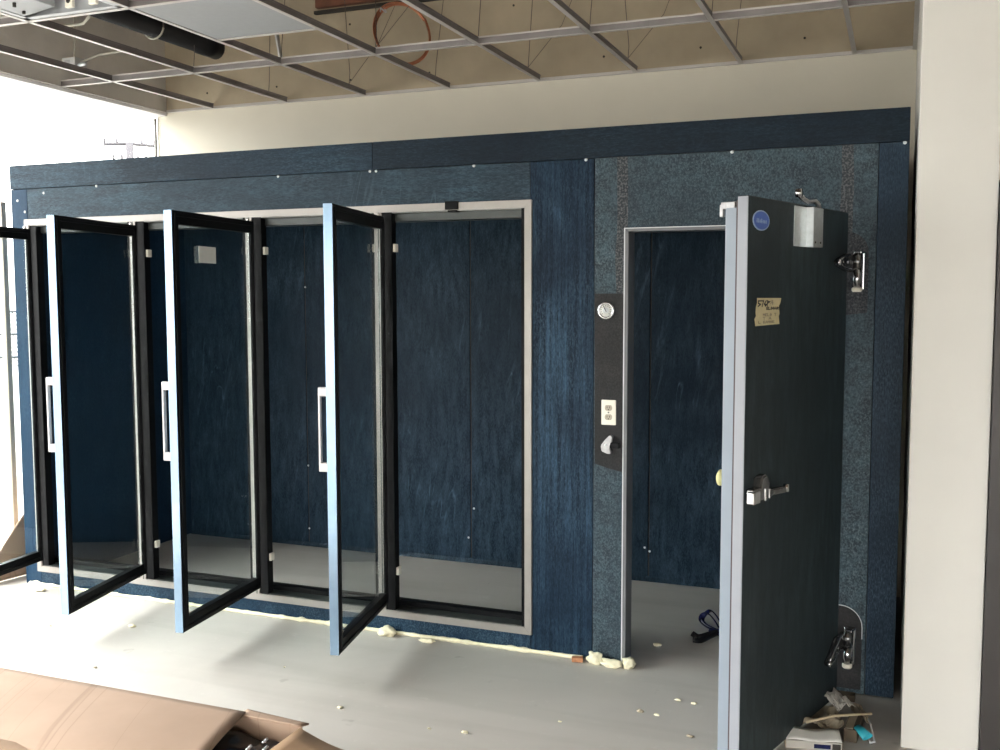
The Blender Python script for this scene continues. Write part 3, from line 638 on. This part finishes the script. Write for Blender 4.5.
# masking tape note with handwriting
rr = random.Random(11)
def torn(x0, x1, z, n, j): return [(x0 + (x1 - x0) * k / n, z + rr.uniform(-j, j)) for k in range(n + 1)]
poly = [(.848, 1.683), (.649, 1.682), (.656, 1.664), (.668, 1.655), (.664, 1.640), (.661, 1.626), (.668, 1.618), (.660, 1.591), (.858, 1.588), (.862, 1.604), (.866, 1.612), (.854, 1.622), (.858, 1.634), (.856, 1.652), (.846, 1.668)]
mbn = MB().prism(poly, 1, -.0005, .0012, 'tape')
GL = {'S': [((1, 1), (0, .8)), ((0, .8), (1, .35)), ((1, .35), (0, 0))], '7': [((0, 1), (1, 1)), ((1, 1), (.4, 0))], 'T': [((0, 1), (1, 1)), ((.5, 1), (.5, 0))], 'I': [((.5, 1), (.5, 0))], 'P': [((0, 0), (0, 1)), ((0, 1), (1, .8)), ((1, .8), (0, .5))],
      '4': [((.1, 1), (0, .4)), ((0, .4), (1, .4)), ((.8, 1), (.8, 0))], ':': [((.4, .2), (.5, .3)), ((.4, .7), (.5, .8))], 'M': [((0, 0), (0, 1)), ((0, 1), (.5, .4)), ((.5, .4), (1, 1)), ((1, 1), (1, 0))], 'A': [((0, 0), (.5, 1)), ((.5, 1), (1, 0)), ((.2, .4), (.8, .4))], 'L': [((0, 1), (0, 0)), ((0, 0), (1, 0))], 'E': [((0, 1), (0, 0)), ((0, 0), (1, 0)), ((0, .5), (.8, .5)), ((0, 1), (1, 1))], 'O': [((0, .5), (.5, 1)), ((.5, 1), (1, .5)), ((1, .5), (.5, 0)), ((.5, 0), (0, .5))], 'R': [((0, 0), (0, 1)), ((0, 1), (1, .8)), ((1, .8), (0, .5)), ((0, .5), (1, 0))]}
def write(mb, s_, x, z, w_, h_, th_, mat):   # text runs towards the hinge (local -x)
    for ch in s_:
        for (a, b_), (c, e) in GL.get(ch, []):
            A, B = Vector((x - a * w_, .0017, z + b_ * h_)), Vector((x - c * w_, .0017, z + e * h_)); dv = B - A
            ang = math.atan2(dv.z, dv.x)
            mb.box((-th_ / 2, -.0006, -th_ / 2), (dv.length + th_ / 2, .0006, th_ / 2), mat, 0, Matrix.Translation(A) @ Matrix.Rotation(-ang, 4, 'Y'))
        x -= w_ * 1.35
GL['5'] = [((1, 1), (0, 1)), ((0, 1), (0, .55)), ((0, .55), (1, .35)), ((1, .35), (0, 0))]; GL['6'] = [((.8, 1), (0, .4)), ((0, .4), (.5, 0)), ((.5, 0), (1, .3)), ((1, .3), (0, .4))]
mb = mbn; write(mb, '576P', .840, 1.655, .018, .018, .0042, 'ink'); write(mb, ':4', .748, 1.66, .012, .014, .003, 'pencil')
write(mb, 'ELOOAR', .772, 1.643, .013, .008, .0028, 'ink'); write(mb, 'MELO T', .80, 1.621, .014, .008, .002, 'pencil'); write(mb, 'T A', .80, 1.609, .018, .008, .002, 'pencil'); write(mb, 'L EAMOE', .835, 1.597, .014, .007, .002, 'pencil')
nt_ = mb.build('tape_note', sd, world=False); nt_['label'] = 'tan masking tape note with handwriting'
# latch
mb = MB().box((.82, .0, .994), (BW - .006, .036, 1.042), 'pewter', .010, seg=3).prism([(.82, .006), (.82, .036), (.75, .032), (.672, .048), (.664, .038), (.68, .026), (.75, .010)], 2, .998, 1.020, 'pewter', .004)
mb.prism([(.79, 1.02), (.87, 1.02), (.85, 1.075), (.81, 1.082), (.785, 1.05)], 1, .0, .034, 'pewter', .006)
lt = mb.build('latch', sd, world=False); lt['label'] = 'cast metal door latch with a pull lever'
MB().box((BW - .050, .010, .990), (BW + .004, .040, 1.034), 'chrome', .006, seg=3).build('latch_bolt', lt, world=False)
for lo, hi in (((.825, .032, .992), (.838, .040, 1.036)), ((.79, .030, .994), (.80, .038, 1.030))): MB().box(lo, hi, 'chrome', .003).build('collar', lt, world=False)
MB().cyl((.670, .042, 1.000), (.670, .042, 1.026), .010, 'chrome', 14).build('lever_tip', lt, world=False)
mb = MB().lathe([(0, .024), (.020, .023), (.028, .018), (.028, .008), (.020, .004), (.020, 0)], 'knob_yellow', 24, Matrix.Translation((BW - .06, -.100, 1.060)) @ Matrix.Rotation(PI / 2, 4, 'X'))
kb = mb.build('release_knob', sd, world=False); kb['label'] = 'pale yellow inside release knob'
# chrome catch on the inner top corner
mb = MB().box((BW - .05, -.118, BZ1 - .036), (BW - .034, -.066, BZ1 - .012), 'cast_zinc', .003).box((BW - .05, -.122, BZ1 - .062), (BW - .034, -.108, BZ1 - .02), 'cast_zinc', .003).box((BW - .047, -.070, BZ1 - .030), (BW - .036, -.045, BZ1 - .014), 'slot', .002)
ct = mb.build('door_catch', sd, world=False); ct['label'] = 'chrome catch on the top inner corner'
# hinges
def hinge(zc, drop, lab, tilt):
    mb = MB()
    mb.prism([(-.03, zc + .038), (.05, zc + .034), (.14, zc + .012 - tilt), (.165, zc - .002 - tilt), (.14, zc - .018 - tilt), (.05, zc - .036), (-.03, zc - .040)], 1, .0, .016, 'pewter', .005)
    hg = mb.build('hinge', sd, world=False); hg['label'] = lab
    mb = MB().tube([(.150, .019, zc - .003 - tilt), (.10, .021, zc + .018 - tilt * .6), (.03, .022, zc + .030), (-.02, .022, zc + .032)], .004, 'chrome', 7).tube([(.150, .019, zc - .003 - tilt), (.10, .020, zc - .016 - tilt * .8), (.03, .020, zc - .024), (-.02, .02, zc - .028)], .003, 'chrome', 7)
    mb.cyl((.145, .012, zc - .003 - tilt), (.145, .028, zc - .003 - tilt), .012, 'chrome', 16)
    for xx in (.09, .04): mb.cyl((xx, .014, zc - tilt * .3), (xx, .019, zc - tilt * .3), .006, 'chrome', 12)
    mb.build('strap_rib', hg, world=False)
    mb = MB().cyl((-.042, .026, zc - .10), (-.042, .026, zc - .028), .018, 'chrome', 20, bev=.003).cyl((-.042, .026, zc - .026), (-.042, .026, zc + .034), .018, 'pewter', 20, bev=.003).cyl((-.042, .026, zc - .118), (-.042, .026, zc - .10), .020, 'ivory', 20, bev=.003)
    mb.build('hinge_barrel', hg, world=False)
    mb = MB().box((-.085, .0, zc - .11), (-.066, .045, zc + .045), 'chrome', .004).box((-.085, .015, zc + .036), (-.03, .045, zc + .046), 'chrome', .003)
    mb.build('wall_leaf', hg, world=False)
hinge(1.822, 0, 'upper cast hinge with a chrome barrel', 0.0); hinge(.262, 0, 'lower cast hinge with a chrome barrel', .045)

# ------------------------------------------------------------------ expanding foam, shim, crumbs
mb = MB(); n = 240; b = bmesh.new(); rr = random.Random(2); rings = []
for i in range(n + 1):
    x = .04 + (3.44 - .04) * i / n
    k = mnoise.noise(Vector((x * 6, 0, 3))) * .5 + .5; k2 = max(0, mnoise.noise(Vector((x * 17, 4, 1))))
    r = .006 + .008 * k + .013 * k2
    rings.append([b.verts.new((x, -.012 - r * .9 * math.cos(a), max(0.0, .008 + r * .95 * math.sin(a)))) for a in [2 * PI * q / 10 for q in range(10)]])
for A, B in zip(rings, rings[1:]):
    for q in range(10): b.faces.new((A[q], A[(q + 1) % 10], B[(q + 1) % 10], B[q]))
b.faces.new(rings[0][::-1]); b.faces.new(rings[-1]); bmesh.ops.recalc_face_normals(b, faces=b.faces)
mb._put(b, 'foam', None, True)
tag(mb.build('foam_bead'), 'long cream bead of expanding foam along the foot of the cooler', 'foam sealant')
for c, r, lab in (((2.43, -.045, .020), (.045, .03, .026), 'cream foam lump on the floor under the fourth glass door'), ((3.505, -.035, .024), (.036, .028, .030), 'rounded foam lump beside the orange wood shim'), ((3.59, -.045, .016), (.050, .030, .020), 'long foam lump at the foot of the doorway corner'), ((3.665, -.03, .022), (.030, .03, .026), 'small foam ball just inside the doorway corner'), ((.19, -.10, .010), (.05, .025, .013), 'dirty foam lump by the left end of the cooler'), ((2.66, -.06, .008), (.04, .016, .010), 'flat foam drip in front of the foam bead')):
    tag(MB().blob(c, r, 'foam', .55, 9, 3, c[0]).build('foam_lump'), lab, 'foam lump', 'lumps of expanding foam')
tag(MB().box((3.40, -.062, 0.002), (3.452, -.03, .022), 'shim', .002, Matrix.Translation((3.42, -.05, 0)) @ Matrix.Rotation(.25, 4, 'Z') @ Matrix.Translation((-3.42, .05, 0))).build('wood_shim'), 'small orange wood shim poking from the foam', 'shim')
mb = MB(); rr = random.Random(9)
for x, y, s_ in ((1.15, -.407, .022), (2.67, -.903, .013), (3.245, -.932, .014), (3.83, -.491, .016), (3.90, -.50, .012), (3.557, -.702, .008), (4.065, -.649, .014), (3.95, -.32, .013), (4.02, -.33, .012), (1.396, -.922, .01), (2.2, -.6, .007), (3.1, -.95, .008), (.75, -.55, .009), (3.72, .30, .02)):
    mb.blob((x, y, s_ * .3), (s_, s_ * .6, s_ * .38), 'foam' if rr.random() < .6 else 'tan_paper', .5, 9, 2, x)
tag(mb.build('floor_crumbs'), 'scattered crumbs of foam and grit on the floor', 'crumbs', kind='stuff')

# ------------------------------------------------------------------ strap bundle in the doorway
sb = thing('strap_bundle', (3.93, .66, 0), 'tangled bundle of dark blue plastic straps on the floor inside the doorway', 'straps')
C0 = Vector((3.985, .545, .028))
def ribbon(pts, nm, mat='blue_plastic', r=.011):
    P = [Vector(p) for p in pts]; out = []
    for i in range(len(P) - 1):
        for k in range(6):
            t = k / 6; p0, p1, p2, p3 = P[max(i - 1, 0)], P[i], P[i + 1], P[min(i + 2, len(P) - 1)]
            out.append(.5 * ((2 * p1) + (p2 - p0) * t + (2 * p0 - 5 * p1 + 4 * p2 - p3) * t * t + (3 * p1 - p0 - 3 * p2 + p3) * t ** 3))
    out.append(P[-1]); MB().tube(out, r, mat, 8, flat=.35).build(nm, sb)
ribbon([C0, C0 + Vector((-0.043, 0.076, 0.024)), C0 + Vector((-0.093, 0.162, 0.028)), C0 + Vector((-0.128, 0.187, 0.008)), C0 + Vector((-0.128, 0.145, -0.012)), C0 + Vector((-0.068, 0.051, -0.010)), C0], 'strap_loop')
ribbon([C0 + Vector((0.017, 0.000, 0.008)), C0 + Vector((-0.034, 0.093, 0.040)), C0 + Vector((-0.085, 0.178, 0.040)), C0 + Vector((-0.119, 0.170, 0.000)), C0 + Vector((-0.085, 0.102, -0.010)), C0], 'strap_loop')
ribbon([C0, C0 + Vector((-0.051, -0.051, -0.008)), C0 + Vector((-0.093, -0.085, -0.014)), C0 + Vector((-0.128, -0.076, -0.004))], 'strap_end', 'black_bag', .014)
ribbon([C0, C0 + Vector((-0.043, -0.068, -0.010)), C0 + Vector((-0.076, -0.128, -0.016)), C0 + Vector((-0.111, -0.145, -0.012))], 'strap_end', 'black_bag', .014)
ribbon([C0 + Vector((0.102, -0.034, -0.008)), C0 + Vector((0.043, -0.017, 0.016)), C0, C0 + Vector((-0.025, -0.009, 0.000))], 'strap_end', 'blue_plastic', .016)
mb = MB()
for k in range(10):
    rr = random.Random(40 + k); mb.blob(C0 + Vector((rr.uniform(-.05, .10), rr.uniform(-.05, .05), rr.uniform(-.015, .018))), (.02, .014, .012), 'blue_plastic', .5, 14, 2, k)
mb.build('knot', sb)

# ------------------------------------------------------------------ rubbish behind the swing door
tag(MB().box((4.556, -.075, 0), (4.640, -.030, .028), 'brown_card', .003).build('card_scrap'), 'olive brown card block on the floor below the cooler wall', 'card')
oc = thing('torn_carton', (4.52, -.53, 0), 'flattened white carton with dark print lying behind the open door', 'carton')
Rz = Matrix.Translation((4.505, -.535, 0)) @ Matrix.Rotation(.20, 4, 'Z')
MB().box((-.10, -.05, .0), (.10, .07, .004), 'grey_paper', 0, Rz).box((-.10, -.054, .0), (.10, -.05, .030), 'grey_paper', .001, Rz).box((.0, -.0556, .006), (.06, -.0538, .022), 'blue_plastic', 0, Rz).box((.066, -.0556, .004), (.096, -.0538, .026), 'slot', 0, Rz).box((.10, -.054, .0), (.104, .07, .034), 'brown_card', .001, Rz).box((-.104, -.054, .0), (-.10, .07, .03), 'tan_paper', .001, Rz).build('body', oc)
MB().sheet(lambda u, v: Rz @ Vector((-.10 + .2 * u, -.053 + .075 * v, .032 + .016 * v + .004 * math.sin(u * 9))), 10, 4, .003, 'paper').build('lid_flap', oc)
db = thing('brown_box', (4.655, -.40, 0), 'dark brown box end under the crushed cyan cup', 'box')
Rb = Matrix.Translation((4.645, -.385, 0)) @ Matrix.Rotation(-.1, 4, 'Z')
MB().box((-.022, -.09, 0), (.026, .07, .050), 'brown_card', .003, Rb).build('body', db)
MB().box((-.018, -.085, .0505), (.010, .065, .053), 'tan_paper', .001, Rb).build('flap', db)
def crumple(name, c, sx, sy, h, mat, seed, label, cat, rot=0):
    def f(u, v):
        x, y = (u - .5) * sx, (v - .5) * sy
        z = c[2] + h * (.5 + .9 * mnoise.noise(Vector((u * 2.6 + seed, v * 2.6, seed)))) + h * .35 * mnoise.noise(Vector((u * 8, v * 8, seed)))
        return (c[0] + x * math.cos(rot) - y * math.sin(rot), c[1] + x * math.sin(rot) + y * math.cos(rot), max(.004, z))
    tag(MB().sheet(f, 18, 18, .002, mat, smooth=False).build(name), label, cat, 'crumpled papers behind the open door')
crumple('crumpled_paper', (4.50, -.33, .008), .19, .22, .045, 'tan_paper', 2.3, 'crumpled tan paper heaped against the open door', 'paper', .2)
crumple('crumpled_paper', (4.57, -.235, .058), .08, .18, .03, 'grey_paper', 5.1, 'crumpled pale grey paper on top of the rubbish', 'paper', .5)
crumple('crumpled_paper', (4.665, -.24, .018), .05, .16, .02, 'tan_paper', 8.4, 'narrow tan paper strip between the cyan cup and the cooler wall', 'paper', .3)
Cm = Matrix.Translation((4.662, -.455, .058)) @ Matrix.Rotation(.9, 4, 'Z') @ Matrix.Rotation(2.0, 4, 'X') @ Matrix.Diagonal((1, .5, 1, 1))
cu = MB().lathe([(.0, 0), (.018, 0), (.027, .055), (.0255, .055), (.017, .004), (0, .004)], 'cyan', 24, Cm)
tag(cu.build('cyan_cup'), 'crushed cyan plastic cup on the rubbish behind the door', 'cup')
tag(MB().tube([(4.48, -.50, .064), (4.58, -.42, .074), (4.71, -.345, .072)], .0055, 'stick', 6).build('wooden_stick'), 'thin pale stick lying across the rubbish', 'stick')
tag(MB().tube([(4.70, -.36, .056), (4.71, -.39, .04), (4.72, -.43, .018), (4.725, -.46, .010), (4.71, -.47, .008), (4.706, -.44, .010)], .004, 'jamb_edge', 6).build('white_cord'), 'short white cord hanging off the rubbish onto the floor', 'cord')

# ------------------------------------------------------------------ big carton in the foreground
bc = thing('cardboard_box', (2.2, -1.95, 0), 'large open cardboard box in the lower left corner', 'box')
ZB = .25
MB().box((1.25, -1.606, 0), (2.945, -1.600, ZB), 'card', .001).box((1.25, -2.406, 0), (2.945, -2.400, ZB), 'card', .001).box((1.25, -2.4, 0), (1.256, -1.606, ZB), 'card', .001).box((2.939, -2.4, 0), (2.945, -1.606, ZB), 'card', .001).box((1.256, -2.4, 0), (2.939, -1.606, .006), 'card_in').build('body', bc)
def ff(u, v):
    x = 1.20 + (1.505 + .14 * v) * u; y = -1.585 - .50 * v
    z = ZB + .008 + .006 * math.sin(u * 11) * (v) + .010 * math.sin(v * 3) - .015 * max(0, v - .75) / .25
    return (x, y, z)
f1 = MB().sheet(ff, 30, 14, .005, 'card').build('top_flap', bc); f1['label'] = 'broad tan flap lying over the box'
def fn(u, v): return (1.25 + 1.5 * u, -2.405 + .36 * v, ZB + .002 - .02 * math.sin(v * PI) * .3)
f3 = MB().sheet(fn, 10, 6, .005, 'card_in').build('top_flap', bc); f3['label'] = 'darker near flap under the broad one'
def fr_(u, v):
    x = 2.945 + .36 * u + .02 * v; y = -1.62 - .06 * u - .75 * v
    return (x, y, ZB + .004 - .05 * u * u - .02 * math.sin(u * 4))
f2 = MB().sheet(fr_, 12, 10, .005, 'card_in').build('side_flap', bc); f2['label'] = 'brown side flap folded out to the right'
def fs(u, v):
    x = 2.69 + .25 * u; y = -1.604 + .05 * v
    return (x, y, ZB + .003 - .012 * u * v)
f4 = MB().sheet(fs, 10, 4, .005, 'card').build('end_flap', bc); f4['label'] = 'short pinkish flap on the far edge'
bg = thing('black_plastic_bundle', (2.75, -1.9, .01), 'shiny black plastic bundle inside the open cardboard box', 'bundle')
def fb(u, v):
    x = 2.50 + .425 * u; y = -2.25 + .625 * v
    return (x, y, .195 + .035 * math.sin(u * PI) * math.sin(v * PI) + .025 * mnoise.noise(Vector((u * 5, v * 7, 2))))
MB().sheet(fb, 22, 26, .006, 'black_bag').build('plastic_wrap', bg)
MB().box((2.52, -2.22, .008), (2.88, -1.68, .165), 'black_bag', .02).build('core', bg)
for x, y, z in ((2.86, -1.70, .228), (2.885, -1.735, .222), (2.85, -1.775, .235)):
    MB().cyl((x, y, z), (x + .010, y + .005, z + .010), .0045, 'cast_zinc', 12).lathe([(0, .0), (.008, 0), (.008, .004), (0, .006)], 'chrome', 14, Matrix.Translation((x, y, z - .004))).build('metal_clip', bg)
# cardboard leaning in the gap between cooler and window
cl = MB().sheet(lambda u, v: (-.03 - .10 * (1 - u) - .05 * (1 - v), -.16 + .62 * u, .004 + (.06 + .72 * u ** .85) * v), 12, 12, .005, 'card')
tag(cl.build('cardboard_sheet'), 'curved cardboard scrap leaning beside the left end of the cooler', 'cardboard')

# ------------------------------------------------------------------ light
SKY_BASE, SKY_LOBE = 8.6, 3.4
wd = bpy.data.worlds.new('sky'); sc.world = wd; wd.use_nodes = True
nt = wd.node_tree; bgn = nt.nodes['Background']
# thin bright overcast: brightest round the veiled afternoon sun, out past the left window
tc = node(nt, 'ShaderNodeTexCoord'); dv = node(nt, 'ShaderNodeVectorMath'); dv.operation = 'DOT_PRODUCT'
lk(nt, tc.outputs['Generated'], dv.inputs[0]); dv.inputs[1].default_value = Vector((-.75, -.25, .60)).normalized()
lobe = mth(nt, 'POWER', mth(nt, 'MAXIMUM', dv.outputs['Value'], 0.0), 5.0)
bgn.inputs[0].default_value = (1.0, 0.97, 0.945, 1)
sp = node(nt, 'ShaderNodeSeparateXYZ'); lk(nt, tc.outputs['Generated'], sp.inputs[0])
rise = mth(nt, 'MULTIPLY', mth(nt, 'ADD', mth(nt, 'MULTIPLY', mth(nt, 'MAXIMUM', sp.outputs['Z'], 0.0), 2.4), 0.55), SKY_BASE)   # overcast: brighter overhead than at the horizon
lk(nt, mth(nt, 'ADD', mth(nt, 'MULTIPLY', lobe, SKY_LOBE), rise), bgn.inputs[1])

# ------------------------------------------------------------------ camera
cam = bpy.data.cameras.new('camera'); co = bpy.data.objects.new('camera', cam); COL.objects.link(co)
cam.sensor_fit = 'HORIZONTAL'; cam.sensor_width = 36; cam.lens = 36 * 1.0056211; cam.clip_start = .05; cam.clip_end = 300
co.matrix_world = Matrix.Translation((4.7717, -4.3948, 1.6949)) @ Matrix.Rotation(.3785, 4, 'Z') @ Matrix.Rotation(PI / 2 - .0794, 4, 'X') @ Matrix.Rotation(-.0022, 4, 'Z')
sc.camera = co
vs = sc.view_settings; vs.view_transform = 'Standard'; vs.look = 'None'; vs.gamma = 1; vs.use_curve_mapping = False
vs.exposure = 0.45
cy = sc.cycles; cy.use_denoising = True; cy.max_bounces = 10; cy.diffuse_bounces = 6; cy.transparent_max_bounces = 16; cy.glossy_bounces = 5
cy.sample_clamp_indirect = 8
